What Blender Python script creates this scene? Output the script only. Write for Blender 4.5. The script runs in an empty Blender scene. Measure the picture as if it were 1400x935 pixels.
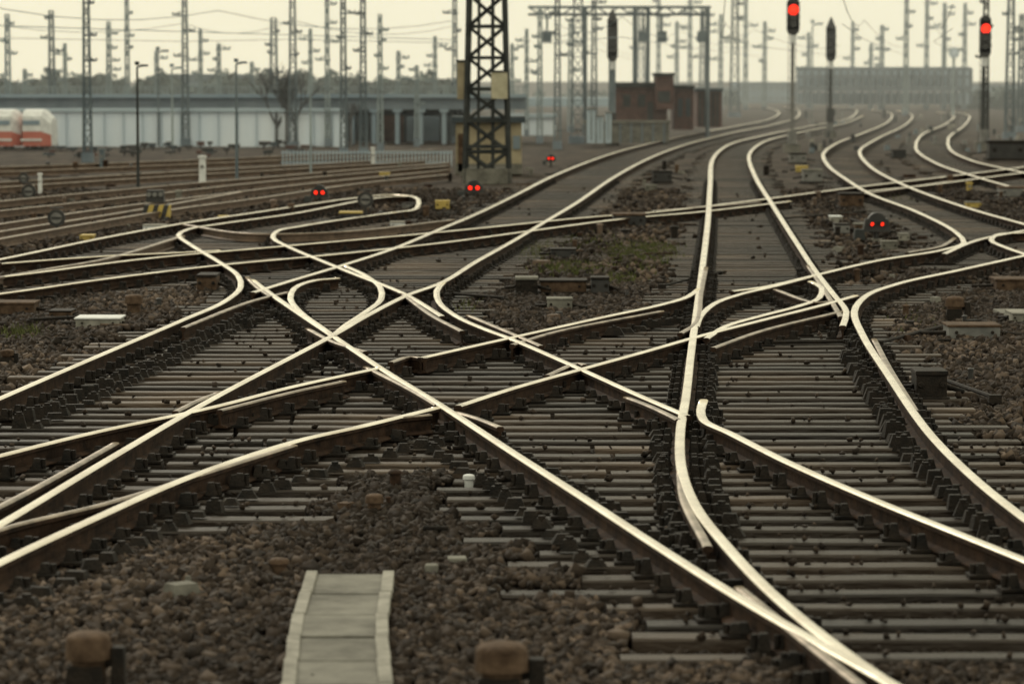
import bpy, math, random
import numpy as np
from mathutils import Vector
random.seed(7); np.random.seed(7)
S=bpy.context.scene
F=4300.0; H=2.9; YH=110.0
GZ=-0.22
PITCH=math.atan((467.5-YH)/F)
cp,sp=math.cos(PITCH),math.sin(PITCH)
def ray(px,py):
    a=(px-700)/F; b=(467.5-py)/F
    # right=(1,0,0) up=(0,sp,cp) fwd=(0,cp,-sp)
    return (a, b*sp+cp, b*cp-sp)
def G(px,py,z=0.0):
    d=ray(px,py); t=(z-H)/d[2]
    return (d[0]*t,d[1]*t)
def W(px,py,depth):
    d=ray(px,py); t=depth/d[1]
    return (d[0]*t,depth,H+d[2]*t)
# ---------------------------------------------------------------- materials
def mat(name,c1,c2=None,scale=5,rough=.7,metal=0,bump=0,bscale=30,c3=None,emit=None,stretch=None,attr=None,spec=.5,lo=.35,hi=.65):
    m=bpy.data.materials.new(name); m.use_nodes=True
    n=m.node_tree.nodes; l=m.node_tree.links; b=n['Principled BSDF']
    b.inputs['Roughness'].default_value=rough; b.inputs['Metallic'].default_value=metal
    b.inputs['Specular IOR Level'].default_value=spec
    b.inputs['Base Color'].default_value=(*c1,1)
    tc=n.new('ShaderNodeTexCoord'); mp=n.new('ShaderNodeMapping')
    l.new(tc.outputs['Object'],mp.inputs[0])
    if stretch: mp.inputs['Scale'].default_value=stretch
    if c2:
        t=n.new('ShaderNodeTexNoise'); t.inputs['Scale'].default_value=scale; t.inputs['Detail'].default_value=5; t.inputs['Roughness'].default_value=.65
        l.new(mp.outputs[0],t.inputs['Vector'])
        r=n.new('ShaderNodeValToRGB'); r.color_ramp.elements[0].position=lo; r.color_ramp.elements[1].position=hi
        r.color_ramp.elements[0].color=(*c1,1); r.color_ramp.elements[1].color=(*c2,1)
        if c3:
            e=r.color_ramp.elements.new((lo+hi)/2); e.color=(*c3,1)
        src=t.outputs[0]
        if attr:
            a=n.new('ShaderNodeAttribute'); a.attribute_name=attr
            mx=n.new('ShaderNodeMix'); mx.inputs[0].default_value=.65
            l.new(t.outputs[0],mx.inputs[2]); l.new(a.outputs['Fac'],mx.inputs[3]); src=mx.outputs[0]
        l.new(src,r.inputs[0]); l.new(r.outputs[0],b.inputs['Base Color'])
    if bump:
        t2=n.new('ShaderNodeTexNoise'); t2.inputs['Scale'].default_value=bscale; t2.inputs['Detail'].default_value=4
        l.new(mp.outputs[0],t2.inputs['Vector'])
        bp=n.new('ShaderNodeBump'); bp.inputs['Strength'].default_value=bump; bp.inputs['Distance'].default_value=.02
        l.new(t2.outputs[0],bp.inputs['Height']); l.new(bp.outputs[0],b.inputs['Normal'])
    if emit:
        b.inputs['Emission Color'].default_value=(*emit[:3],1); b.inputs['Emission Strength'].default_value=emit[3]
    return m
M={}
M['steel']=mat('rail_steel',(.60,.52,.41),(.86,.79,.66),1.2,.25,.95,bump=.05,bscale=4)
M['steelold']=mat('rail_steel_dull',(.11,.085,.062),(.34,.28,.22),3,.42,.8,bump=.2,bscale=20)
M['rust']=mat('rail_rust',(.012,.007,.005),(.048,.027,.017),6,.85,.0,bump=.4,bscale=40,spec=.15)
M['rustlt']=mat('rail_rust_light',(.07,.045,.03),(.15,.10,.07),4,.65,.1)
M['iron']=mat('grease_iron',(.004,.0032,.0027),(.020,.014,.010),9,.75,.0,bump=.5,bscale=50,spec=.25)
M['wood']=mat('sleeper_wood',(.010,.0065,.0045),(.120,.083,.057),2.2,.56,0,bump=.9,bscale=9,c3=(.042,.028,.019),stretch=(.7,7,3),spec=.36,attr='v',lo=.22,hi=.8)
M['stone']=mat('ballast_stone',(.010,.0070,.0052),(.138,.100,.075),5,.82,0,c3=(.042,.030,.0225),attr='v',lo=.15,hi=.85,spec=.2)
M['ground']=mat('ground_gravel',(.014,.010,.0078),(.075,.057,.044),1.0,.9,0,bump=1,bscale=14,c3=(.036,.027,.021),spec=.15)
M['conc']=mat('concrete',(.10,.095,.082),(.20,.192,.167),3,.85,0,bump=.4,bscale=30,spec=.2)
M['conclt']=mat('concrete_light',(.17,.162,.14),(.31,.295,.26),5,.85,0,bump=.3,bscale=30,spec=.2)
M['dark']=mat('dark_paint',(.010,.010,.011),(.03,.028,.027),4,.55)
M['mast']=mat('mast_steel_paint',(.016,.019,.020),(.045,.048,.047),2,.7,spec=.25)
M['masthaze']=mat('mast_haze_tint',(.075,.10,.12),(.15,.18,.20),1,.8)  # aerial haze put into the lighter, bluish base colours of distant masts
M['masthaze2']=mat('mast_haze_tint_pale',(.20,.24,.26),(.29,.34,.355),1,.8)
M['yellow']=mat('yellow_paint',(.34,.24,.05),(.50,.37,.10),6,.6)
M['beige']=mat('beige_box',(.36,.33,.23),(.48,.44,.32),4,.7)
M['white']=mat('white_paint',(.50,.51,.51),(.70,.71,.71),4,.6)
M['grey']=mat('grey_paint',(.10,.10,.097),(.2,.195,.185),4,.6)
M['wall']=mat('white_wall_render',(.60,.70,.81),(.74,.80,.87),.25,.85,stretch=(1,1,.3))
M['deck']=mat('bridge_deck_hazed',(.11,.14,.17),(.19,.225,.26),.5,.85)  # grey-blue carries distance haze in the base colour
M['deckdk']=mat('bridge_shade_and_roof',(.025,.035,.045),(.055,.07,.08),.5,.9)  # dark tone stands in for shade under the bridge; reused on roofs, clutter
M['bldhaze']=mat('far_building_hazed',(.17,.23,.29),(.25,.31,.36),.1,.9)  # both building tones have distance haze mixed into the colour
M['bldhaze2']=mat('far_building_hazed_pale',(.34,.42,.49),(.43,.51,.57),.1,.9)
M['glass']=mat('far_window',(.12,.16,.19),(.18,.22,.25),.5,.3)
M['brick']=mat('brown_brick',(.055,.026,.021),(.11,.055,.045),3,.85)
M['hut']=mat('hut_wall',(.24,.20,.13),(.37,.315,.21),1.5,.8)
M['red']=mat('train_red',(.42,.11,.08),(.48,.15,.11),1,.6)
M['lamp']=mat('red_lamp',(.5,.0,.0),emit=(1,.025,.008,2.4))
M['lampoff']=mat('lamp_glass',(.03,.03,.03),rough=.2)
M['leaf']=mat('far_foliage_hazed',(.06,.085,.085),(.12,.15,.145),.6,.9)  # bluish cast is distance haze put into the leaf colour
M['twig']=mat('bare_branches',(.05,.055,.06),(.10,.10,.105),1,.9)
M['grass']=mat('weed_grass',(.04,.05,.014),(.12,.125,.045),3,.8,spec=.2)
M['brown']=mat('weathered_cap',(.04,.024,.015),(.11,.072,.048),8,.8,bump=.4,spec=.15)
# ---------------------------------------------------------------- mesh builder
class MB:
    def __init__(s): s.v=[]; s.f=[]; s.m=[]; s.ms=[]
    def mi(s,k):
        if k not in s.ms: s.ms.append(k)
        return s.ms.index(k)
    def add(s,vs,fs,k):
        o=len(s.v); s.v+=vs; i=s.mi(k)
        for f in fs: s.f.append([o+a for a in f]); s.m.append(i)
    def box(s,c,sz,k,rz=0,taper=1):
        x,y,z=[a/2 for a in sz]; ca,sa=math.cos(rz),math.sin(rz); vs=[]
        for dz in(-1,1):
            t=taper if dz>0 else 1
            for dx,dy in((-1,-1),(1,-1),(1,1),(-1,1)):
                X,Y=dx*x*t,dy*y*t
                vs.append((c[0]+X*ca-Y*sa,c[1]+X*sa+Y*ca,c[2]+dz*z))
        s.add(vs,[(0,3,2,1),(4,5,6,7),(0,1,5,4),(1,2,6,5),(2,3,7,6),(3,0,4,7)],k)
    def cyl(s,p,q,r,k,r2=None,n=10):
        p=Vector(p);q=Vector(q); r2=r if r2 is None else r2
        d=(q-p).normalized(); u=d.orthogonal().normalized(); w=d.cross(u); vs=[]
        for c,rr in((p,r),(q,r2)):
            for i in range(n):
                a=2*math.pi*i/n+math.pi/4; vs.append(tuple(c+u*rr*math.cos(a)+w*rr*math.sin(a)))
        fs=[(i,(i+1)%n,n+(i+1)%n,n+i) for i in range(n)]+[tuple(range(n))[::-1],tuple(range(n,2*n))]
        s.add(vs,fs,k)
    def beam(s,p,q,w,k): s.cyl(p,q,w*.7,k,n=4)
    def dome(s,c,r,k,sz=1,n=12,m=5):
        prof=[(r*math.cos(a),r*sz*math.sin(a)) for a in [math.pi/2*i/m for i in range(m)]]
        vs=[];fs=[]
        for rr,h in prof:
            for i in range(n):
                a=2*math.pi*i/n; vs.append((c[0]+rr*math.cos(a),c[1]+rr*math.sin(a),c[2]+h))
        vs.append((c[0],c[1],c[2]+r*sz)); t=len(vs)-1
        for j in range(m-1):
            for i in range(n): fs.append((j*n+i,j*n+(i+1)%n,(j+1)*n+(i+1)%n,(j+1)*n+i))
        for i in range(n): fs.append(((m-1)*n+i,(m-1)*n+(i+1)%n,t))
        s.add(vs,fs,k)
    def obj(s,name,parent=None,bevel=0,smooth=False):
        me=bpy.data.meshes.new(name); me.from_pydata(s.v,[],s.f)
        for k in s.ms: me.materials.append(M[k])
        me.polygons.foreach_set('material_index',s.m); me.update()
        if smooth: me.polygons.foreach_set('use_smooth',[True]*len(s.f))
        o=bpy.data.objects.new(name,me); S.collection.objects.link(o)
        if parent: o.parent=parent
        if bevel:
            b=o.modifiers.new('b','BEVEL'); b.width=bevel; b.segments=2; b.limit_method='ANGLE'
        return o
def empty(name):
    o=bpy.data.objects.new(name,None); S.collection.objects.link(o); return o
# ---------------------------------------------------------------- rails
def cr(P,step=7.0):
    P=[np.array(p,float) for p in P]
    P=[2*P[0]-P[1]]+P+[2*P[-1]-P[-2]]
    out=[]
    for i in range(1,len(P)-2):
        p0,p1,p2,p3=P[i-1:i+3]
        t0=0;t1=t0+np.linalg.norm(p1-p0)**.5;t2=t1+np.linalg.norm(p2-p1)**.5;t3=t2+np.linalg.norm(p3-p2)**.5
        n=max(2,int(np.linalg.norm(p2-p1)/step))
        for k in range(n):
            t=t1+(t2-t1)*k/n
            A1=(t1-t)/(t1-t0)*p0+(t-t0)/(t1-t0)*p1
            A2=(t2-t)/(t2-t1)*p1+(t-t1)/(t2-t1)*p2
            A3=(t3-t)/(t3-t2)*p2+(t-t2)/(t3-t2)*p3
            B1=(t2-t)/(t2-t0)*A1+(t-t0)/(t2-t0)*A2
            B2=(t3-t)/(t3-t1)*A2+(t-t1)/(t3-t1)*A3
            out.append((t2-t)/(t2-t1)*B1+(t-t1)/(t2-t1)*B2)
    out.append(P[-2]); return out
def wpts(P): return np.array([G(p[0],p[1]) for p in cr(P)])
RC=[0]
def rail(name,P,parent,top='steel',side='rust',wm=1.0,dz=0.0,start_drop=False):
    pts=wpts(P); RC[0]+=1; z0=dz+(RC[0]%9)*.0009
    prof=[(.036,-.012),(.026,-.002),(0,0.0),(-.026,-.002),(-.036,-.012),(-.035,-.04),(-.010,-.052),(-.010,-.135),(-.07,-.155),(-.07,-.165),(.07,-.165),(.07,-.155),(.010,-.135),(.010,-.052),(.035,-.04)]
    n=len(prof); v=[];f=[];mi=[]
    N=len(pts)
    for i in range(N):
        a=pts[max(0,i-1)];b=pts[min(N-1,i+1)]; d=(b-a); d=d/(np.linalg.norm(d)+1e-9); nx=np.array([d[1],-d[0]])
        dist=pts[i][1]; k=wm*(1.0+min(.8,max(0,(dist-32)/90)))
        for (u,z) in prof:
            kk=k if z>-.05 else 1+(k-1)*.5
            q=pts[i]+nx*u*kk; v.append((q[0],q[1],z+z0))
    for i in range(N-1):
        for j in range(n):
            j2=(j+1)%n; f.append((i*n+j,i*n+j2,(i+1)*n+j2,(i+1)*n+j)); mi.append(0 if j<4 else (1))
    f.append(tuple(range(n)));mi.append(1); f.append(tuple(range((N-1)*n,N*n))[::-1]);mi.append(1)
    me=bpy.data.meshes.new(name); me.from_pydata(v,[],f); me.materials.append(M[top]); me.materials.append(M[side])
    me.polygons.foreach_set('material_index',mi)
    me.polygons.foreach_set('use_smooth',[x==0 for x in mi]); me.update()
    o=bpy.data.objects.new(name,me); S.collection.objects.link(o); o.parent=parent
    return pts
R={}
R['R1']=[(345,382),(372,402),(410,428),(455,458),(530,508),(605,554),(700,616),(800,680),(900,745),(1000,808),(1100,866),(1180,910),(1290,970),(1480,1060)]
R['R2a']=[(540,290),(480,298),(410,309),(378,316),(373,324),(395,337),(440,356),(490,376),(555,402),(605,432)]
R['R2b']=[(606,385),(597,397),(600,412),(625,432),(665,450),(700,463),(790,502),(870,538),(940,568)]
R['D2']=[(962,546),(958,560),(962,573),(1000,592),(1080,632),(1200,684),(1300,724),(1400,764),(1560,830)]
R['L1']=[(560,268),(520,270),(400,292),(300,306),(255,314),(244,321),(262,335),(300,358),(326,377),(329,392),(308,411),(250,437),(130,488),(0,544),(-150,610),(-330,700)]
R['M1']=[(-170,812),(0,716),(150,626),(290,545),(455,458),(500,432),(555,404),(606,385),(650,358),(700,330),(745,303),(790,276),(835,245),(880,220),(930,200),(1000,182),(1060,170),(1092,159),(1092,151),(1070,147)]
R['M2']=[(345,400),(400,383),(470,362),(540,339),(600,314),(650,293),(700,269),(760,239),(840,209),(930,187),(1010,172),(1055,162),(1066,154),(1050,148),(1020,146)]
R['SL1']=[(462,380),(425,384),(402,394),(397,408),(410,425),(440,447),(457,459)]
R['SL2']=[(470,362),(500,376),(520,392),(521,408),(500,425),(470,445),(455,458)]
R['C1']=[(1135,146),(1172,151),(1165,160),(1110,172),(1040,186),(992,200),(974,218),(971,250),(968,300),(961,360),(953,420),(945,480),(938,540),(930,590),(932,640),(950,688),(990,740),(1050,803),(1130,870),(1230,940),(1400,1040)]
R['C2']=[(1180,158),(1160,167),(1090,182),(1040,196),(1024,212),(1032,240),(1055,278),(1085,325),(1115,370),(1140,402),(1157,425),(1152,445)]
R['D1']=[(1560,312),(1400,349),(1310,369),(1225,388),(1182,405),(1168,425),(1180,458),(1212,508),(1270,590),(1330,650),(1400,706),(1520,790)]
R['E1a']=[(-160,665),(0,622),(130,590),(290,556),(400,528),(520,502)]
R['E1b']=[(575,489),(690,463),(830,432),(900,417),(940,405),(956,394)]
R['E1c']=[(1000,398),(1050,391),(1110,377),(1200,356),(1290,341),(1318,331),(1308,318),(1255,290),(1190,265),(1160,247),(1132,226),(1125,211),(1140,198),(1180,182),(1215,166),(1220,157),(1190,150)]
R['E2a']=[(-160,850),(0,768),(120,712),(250,655),(400,604),(500,581),(597,557)]
R['E2b']=[(626,555),(700,531),(800,503),(880,481),(950,461),(1040,438),(1120,418),(1170,404)]
R['SR1']=[(952,446),(957,432),(975,415),(1010,402),(1060,390),(1110,377)]
R['SR2']=[(1108,384),(1124,393),(1120,406),(1090,418),(1040,431),(990,446),(965,462)]
R['F1']=[(-100,386),(0,378),(200,353),(400,335),(600,317),(800,297),(890,290),(980,280),(1060,270),(1160,257),(1320,238),(1450,222)]
R['F2']=[(-100,412),(0,401),(150,380),(300,362),(450,348),(600,332),(720,316),(850,299),(960,289),(1080,275)]
R['F3']=[(0,360),(140,350),(244,345),(300,342)]
R['H2']=[(1225,151),(1248,158),(1240,169),(1195,192),(1175,207),(1188,226),(1230,250),(1310,280),(1400,306),(1500,332)]
R['I1']=[(1280,153),(1305,159),(1292,170),(1258,186),(1252,203),(1278,222),(1330,240),(1400,260),(1500,288)]
R['I2']=[(1300,153),(1326,159),(1318,172),(1297,188),(1298,203),(1325,218),(1400,236),(1500,262)]
R['J1']=[(1290,347),(1330,330),(1400,315),(1500,300)]
R['J2']=[(1500,312),(1400,318),(1362,321),(1355,328),(1375,338),(1410,350)]
R['J3']=[(1180,262),(1260,254),(1400,236),(1500,224)]
R['A1']=[(-100,372),(0,354),(140,325),(250,305),(350,290),(480,271),(540,266),(572,272),(570,284),(540,290)]
tracks=[('R1','R2a','R2b','D2','SL1'),('L1','M1','M2','SL2'),('C1','C2','D1'),('E1a','E1b','E1c','E2a','E2b','SR1','SR2'),('F1','F2','F3'),('H2','J1','J2','J3'),('I1','I2'),('A1',)]
WP={}
for t in tracks:
    e=empty('railway_track')
    for k in t: WP[k]=rail('rail_'+k.lower(),R[k],e, wm=1.15 if k in('R1','E2a','C1','D2','D1') else 1.05)
# dull check rails / wing rails / switch blades
e=empty('check_rails')
chk=[[(-100,735),(0,690),(80,648),(158,604)],[(-100,760),(0,722),(150,685),(290,642),(402,607)],[(622,562),(650,570),(684,583)],[(485,583),(540,571),(588,566)],
 [(856,542),(890,555),(928,573)],[(240,562),(275,545),(300,536)],[(930,640),(935,680),(968,745)],[(534,494),(560,486),(580,489)],[(748,512),(790,495),(800,498)],
 [(395,398),(340,412),(250,447)],[(550,400),(590,430),(632,452)],[(338,378),(352,392),(372,405)],[(1060,395),(1110,412),(1140,411)],[(975,475),(1040,452),(1150,425)],
 [(930,455),(952,440),(958,400),(965,365)],[(700,470),(760,452),(905,424)],[(1195,462),(1215,500),(1252,560)],[(1105,362),(1125,392),(1150,432)],
 [(640,430),(700,455),(740,472)],[(420,448),(455,466),(500,480)],[(300,560),(400,535),(470,520)],[(1150,268),(1200,262),(1300,247)],[(890,288),(960,283),(1040,276)],
 [(1240,345),(1290,335),(1305,325)],[(500,500),(560,530),(598,552)],[(1010,800),(1110,880),(1180,935)]]
CH=[]
for c in chk: CH.append(rail('check_rail',c,e,top='steelold',dz=-.004,wm=.9))
# left background tracks (dull)
bg=[[(-100,345),(0,326),(150,300),(250,284),(350,271),(480,252),(615,238)],[(-100,322),(0,306),(150,284),(300,265),(430,250),(615,232)],
    [(-100,300),(0,288),(150,272),(300,255),(420,243),(615,226)],[(-100,286),(0,275),(200,256),(400,239),(615,222)],
    [(-100,262),(0,256),(200,243),(400,231),(600,219)],[(-100,255),(0,249),(200,237),(400,226),(600,215)],
    [(-100,238),(0,235),(250,225),(600,209)],[(-100,231),(0,228),(250,219),(600,204)],
    [(-100,332),(0,316),(180,288),(330,262)],[(250,306),(330,318),(470,316),(620,300)],[(-100,395),(60,368),(150,352),(250,322)]]
for i in range(0,len(bg),2):
    e=empty('railway_siding')
    for c in bg[i:i+2]: rail('rail',c,e,top='steelold',side='rustlt',wm=1.0)
# ---------------------------------------------------------------- sleepers
def fn(*ks):
    a=np.concatenate([wpts(k) if isinstance(k,list) else WP[k] for k in ks]); a=a[np.argsort(a[:,1])]
    return lambda y:(np.interp(y,a[:,1],a[:,0]) if a[0,1]-1<=y<=a[-1,1]+1 else None)
zones=[(fn('R1'),fn('R2b','D2')),(fn([(245,321),(262,335),(300,358),(345,382)]),fn([(375,322),(440,356),(490,376),(606,432)])),
 (fn([(330,400),(250,437),(130,488),(0,544),(-330,700)]),fn([(606,385),(555,404),(455,458),(290,545),(0,716),(-170,812)])),
 (fn('M2'),fn([(455,458),(500,432),(555,404),(606,385),(650,358),(700,330),(745,303),(790,276),(835,245),(880,220),(930,200),(1000,182)])),
 (fn([(345,382),(455,458)]),fn([(500,376),(606,432),(606,440)])),
 (fn('C1'),fn([(1160,167),(1040,196),(1024,212),(1032,240),(1055,278),(1115,370),(1157,425)],[(1180,458),(1212,508),(1270,590),(1330,650),(1400,706),(1520,790)])),
 (fn([(1100,378),(950,404),(830,432),(690,463),(520,502),(290,556),(0,622),(-160,665)]),fn([(1400,349),(1225,388),(1120,418),(950,461),(800,503),(605,558),(500,581),(250,655),(0,768),(-160,850)])),
 (fn([(1125,211),(1132,226),(1190,265),(1308,318)]),fn([(1195,192),(1175,207),(1188,226),(1230,250),(1310,280),(1400,306),(1500,332)])),
 (fn([(1258,186),(1252,203),(1278,222),(1330,240),(1400,260),(1500,288)]),fn([(1297,188),(1298,203),(1325,218),(1400,236),(1500,262)])),
 (fn([(1308,318),(1200,356),(1110,377)]),fn([(1500,325),(1400,349)])),
 (fn([(350,290),(250,305),(0,354)]),fn([(540,290),(373,324),(200,353),(0,378)])),
 (fn([(600,317),(200,353),(0,378)]),fn([(850,299),(600,332),(300,362),(0,401)])),
]
ROW=.53; Y0=13.0
rows=[]
y=Y0
while y<190:
    iv=[]
    for zi,(a,b) in enumerate(zones):
        xa,xb=a(y),b(y)
        if xa is None or xb is None or xb-xa<.3 or xb-xa>7: continue
        ja,jb=random.uniform(.4,.9),random.uniform(.4,.9)
        if zi==0 and y<27: ja=random.uniform(.45,1.15)
        if zi==6 and y<29: jb=random.uniform(.7,1.45)
        iv.append([xa-ja,xb+jb])
    iv.sort(); mg=[]
    for i in iv:
        if mg and i[0]<mg[-1][1]+.05: mg[-1][1]=max(mg[-1][1],i[1])
        else: mg.append(i)
    rows.append((y,mg)); y+=ROW
sv=[];sf=[];sa=[]
for y,mg in rows:
    for x0,x1 in mg:
        L=x1-x0; n=max(1,int(round(L/3.4)))
        cuts=[x0]+[x0+L*(i+random.uniform(-.2,.2))/n for i in range(1,n)]+[x1]
        for i in range(n):
            a,b=cuts[i]+.02,cuts[i+1]-.02
            yy=y+random.uniform(-.03,.03); w=random.uniform(.09,.116); dt=random.uniform(-.025,.025)*(b-a)/2
            zt=-.168+random.uniform(-.010,.0); r=random.betavariate(2,2.4); ch=.014
            nseg=max(2,int((b-a)/.35)); o=len(sv)
            for q in range(nseg+1):
                X=a+(b-a)*q/nseg; sg=-1+2*q/nseg; jz=random.uniform(-.004,.002); jy=random.uniform(-.006,.006)
                rr=r*(.75+.4*math.sin(X*1.7+y*.21)*math.sin(y*.37-X*.8))
                for dy,z in((-w,-.36),(-w,zt-ch+jz),(-w+ch,zt+jz),(w-ch,zt+jz),(w,zt-ch+jz),(w,-.36)):
                    sv.append((X,yy+dy+jy+sg*dt,z)); sa.append(rr)
            for q in range(nseg):
                p=o+q*6
                for j in range(5): sf.append((p+j,p+6+j,p+7+j,p+j+1))
            sf.append(tuple(o+j for j in range(6))); sf.append(tuple(o+nseg*6+5-j for j in range(6)))
me=bpy.data.meshes.new('railway_sleepers'); me.from_pydata(sv,[],sf); me.materials.append(M['wood'])
at=me.attributes.new('v','FLOAT','POINT'); at.data.foreach_set('value',sa); me.update()
o=bpy.data.objects.new('railway_sleepers',me); S.collection.objects.link(o)
# fastenings
fb=MB()
def crossing(pts):
    for i in range(len(pts)-1):
        ya,yb=pts[i][1],pts[i+1][1]
        lo,hi=min(ya,yb),max(ya,yb)
        k=math.ceil((lo-Y0)/ROW)
        while Y0+k*ROW<hi:
            t=(Y0+k*ROW-ya)/(yb-ya+1e-9); yield pts[i][0]+(pts[i+1][0]-pts[i][0])*t, Y0+k*ROW; k+=1
for k,p in list(WP.items())+[('c',c) for c in CH]:
    for x,yy in crossing(p):
        if yy>95: continue
        a=random.uniform(-.1,.1)
        fb.box((x,yy,-.160),(.40,.17,.018),'iron',a)
        for sx in(-1,1):
            hh=random.uniform(.05,.095)
            fb.box((x+sx*.115,yy,-.15+hh/2),(.08,.10,hh),'iron',a,taper=.55)
            if yy<50:
                fb.cyl((x+sx*.165,yy,-.155),(x+sx*.165,yy,-.155+hh),.022,'iron',n=6)
fb.obj('rail_fastenings')
# slide-chair rows (black toothed switch beds)
cb=MB()
def comb(P,off,n,hz=.12,w=.16):
    pts=wpts(P); d=np.r_[0,np.cumsum(np.linalg.norm(np.diff(pts,axis=0),axis=1))]
    n=max(4,int(d[-1]/(ROW*.62)))
    for s_ in np.linspace(0,d[-1],n):
        x=np.interp(s_,d,pts[:,0])+random.uniform(-.02,.02);yy=np.interp(s_,d,pts[:,1])+random.uniform(-.05,.05)
        h=hz*random.uniform(.5,1.05)
        cb.box((x+off,yy,-.16+h/2),(w*random.uniform(.7,1),.09,h),'iron',random.uniform(-.25,.25),taper=random.uniform(.45,.8))
        if random.random()<.6: cb.cyl((x+off,yy,-.15),(x+off,yy,-.14+h),.03,'iron',n=6)
comb([(0,560),(130,505),(250,452),(325,415)],.16,42)
comb([(0,560),(130,505),(250,452),(325,415)],.32,42,.07)
comb([(1157,440),(1180,470)],.02,8); comb([(1180,470),(1225,530),(1262,590)],-.18,22,.13,.22)
comb([(1262,590),(1400,712)],-.2,22,.1,.14)
comb([(905,560),(912,600),(918,650),(945,720)],-.05,30,.1)
comb([(940,570),(940,640),(965,700)],.2,24,.1)
comb([(605,580),(700,640),(850,740)],-.18,32,.08); comb([(620,560),(800,668),(960,770)],.17,36,.08)
comb([(0,790),(250,672),(590,575)],.16,44,.08); comb([(820,440),(905,425)],.15,14,.1,.3); comb([(1000,440),(1130,412)],.1,16,.12,.2)
comb([(320,430),(400,395)],.15,16,.1,.2); comb([(960,430),(952,500),(945,560)],.15,26,.1); comb([(560,395),(620,370)],.2,10,.1)
cb.obj('switch_slide_chairs')
# ---------------------------------------------------------------- ballast stones
def inzone(x,y):
    k=int(round((y-Y0)/ROW))
    if k<0 or k>=len(rows): return 0
    yy,mg=rows[k]
    for a,b in mg:
        if a-.02<x<b+.02: return 2 if abs(y-yy)<.13 else 1
    return 0
def hills(x,y): return .03*np.sin(x*1.3+y*.35)+.02*np.sin(x*2.9-y*.9)
vatt=[]
def stones(n,y0,y1,smin,smax):
    ys=np.sqrt(np.random.uniform(y0*y0,y1*y1,n)); xs=np.random.uniform(-.21,.21,n)*ys
    sz=smin+(smax-smin)*np.random.beta(1.6,2.6,n); keep=[];zs=[];va=[]
    vb=np.random.beta(1.5,2.2,n)
    for i in range(n):
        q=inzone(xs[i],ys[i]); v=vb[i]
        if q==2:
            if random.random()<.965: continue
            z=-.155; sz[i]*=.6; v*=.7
        elif q==1: z=-.262+random.uniform(-.02,.02); v*=.4; sz[i]*=.85  # crib stones darker: track stains plus gap shade put into the colour
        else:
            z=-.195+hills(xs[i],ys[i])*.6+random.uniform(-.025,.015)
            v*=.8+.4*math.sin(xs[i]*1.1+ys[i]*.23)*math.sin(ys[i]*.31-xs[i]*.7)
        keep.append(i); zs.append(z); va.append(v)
    vatt.extend(va)
    xs=xs[keep];ys=ys[keep];sz=sz[keep];zs=np.array(zs); n=len(xs)
    base=np.array([(-1,-1,-1),(1,-1,-1),(1,1,-1),(-1,1,-1),(-1,-1,1),(1,-1,1),(1,1,1),(-1,1,1)],float)*.5
    V=base[None]*(np.random.uniform(.5,1.2,(n,1,3)))+np.random.uniform(-.24,.24,(n,8,3))
    q=np.random.normal(size=(n,4)); q/=np.linalg.norm(q,axis=1)[:,None]
    w,x,y,z=q.T
    Rm=np.stack([1-2*(y*y+z*z),2*(x*y-z*w),2*(x*z+y*w),2*(x*y+z*w),1-2*(x*x+z*z),2*(y*z-x*w),2*(x*z-y*w),2*(y*z+x*w),1-2*(x*x+y*y)],1).reshape(n,3,3)
    V=np.einsum('nij,nkj->nki',Rm,V)*sz[:,None,None]
    V+=np.stack([xs,ys,zs],1)[:,None]
    return V
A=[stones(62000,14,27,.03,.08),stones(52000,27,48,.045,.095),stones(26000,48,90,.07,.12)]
V=np.concatenate(A); n=len(V)
fa=np.array([(0,3,2,1),(4,5,6,7),(0,1,5,4),(1,2,6,5),(2,3,7,6),(3,0,4,7)])
Fc=(fa[None]+(np.arange(n)*8)[:,None,None]).reshape(-1)
me=bpy.data.meshes.new('ballast'); me.vertices.add(n*8); me.vertices.foreach_set('co',V.reshape(-1))
me.loops.add(n*24); me.loops.foreach_set('vertex_index',Fc); me.polygons.add(n*6)
me.polygons.foreach_set('loop_start',np.arange(n*6)*4); me.polygons.foreach_set('loop_total',np.full(n*6,4))
me.update(calc_edges=True); me.validate()
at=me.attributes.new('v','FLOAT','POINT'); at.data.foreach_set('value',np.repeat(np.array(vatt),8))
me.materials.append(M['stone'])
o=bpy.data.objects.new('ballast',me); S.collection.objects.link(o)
# ---------------------------------------------------------------- ground (one sheet)
yr=np.r_[[-200,-20,0,5,9],np.geomspace(12,160,420),np.geomspace(165,6000,50)]
us=np.r_[[-8,-3,-1,-.5,-.3],np.linspace(-.24,.24,230),[.3,.5,1,3,8]]
gx=us[None]*np.maximum(np.abs(yr),40)[:,None]; 
dn=us[None]*yr[:,None]; near=(np.abs(us)<.25)[None]&(yr>11)[:,None]; gx=np.where(near,dn,gx)
gy=np.repeat(yr[:,None],len(us),1)
gz=GZ-.03+np.where(near&(gy<170),hills(gx,gy)*.4+np.random.uniform(-.012,.012,gx.shape),0)
for i,(yv) in enumerate(yr):
    if 12<yv<100:
        k=int(round((yv-Y0)/ROW))
        if 0<=k<len(rows):
            for a,b in rows[k][1]: gz[i]=np.where((gx[i]>a)&(gx[i]<b),np.minimum(gz[i],-.275),gz[i])
ny,nx=gx.shape
vv=np.stack([gx,gy,gz],2).reshape(-1,3)
idx=np.arange(ny*nx).reshape(ny,nx)
ff=np.stack([idx[:-1,:-1],idx[:-1,1:],idx[1:,1:],idx[1:,:-1]],2).reshape(-1,4)
me=bpy.data.meshes.new('ground'); me.from_pydata(vv.tolist(),[],ff.tolist()); me.materials.append(M['ground'])
o=bpy.data.objects.new('ground',me); S.collection.objects.link(o)
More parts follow.
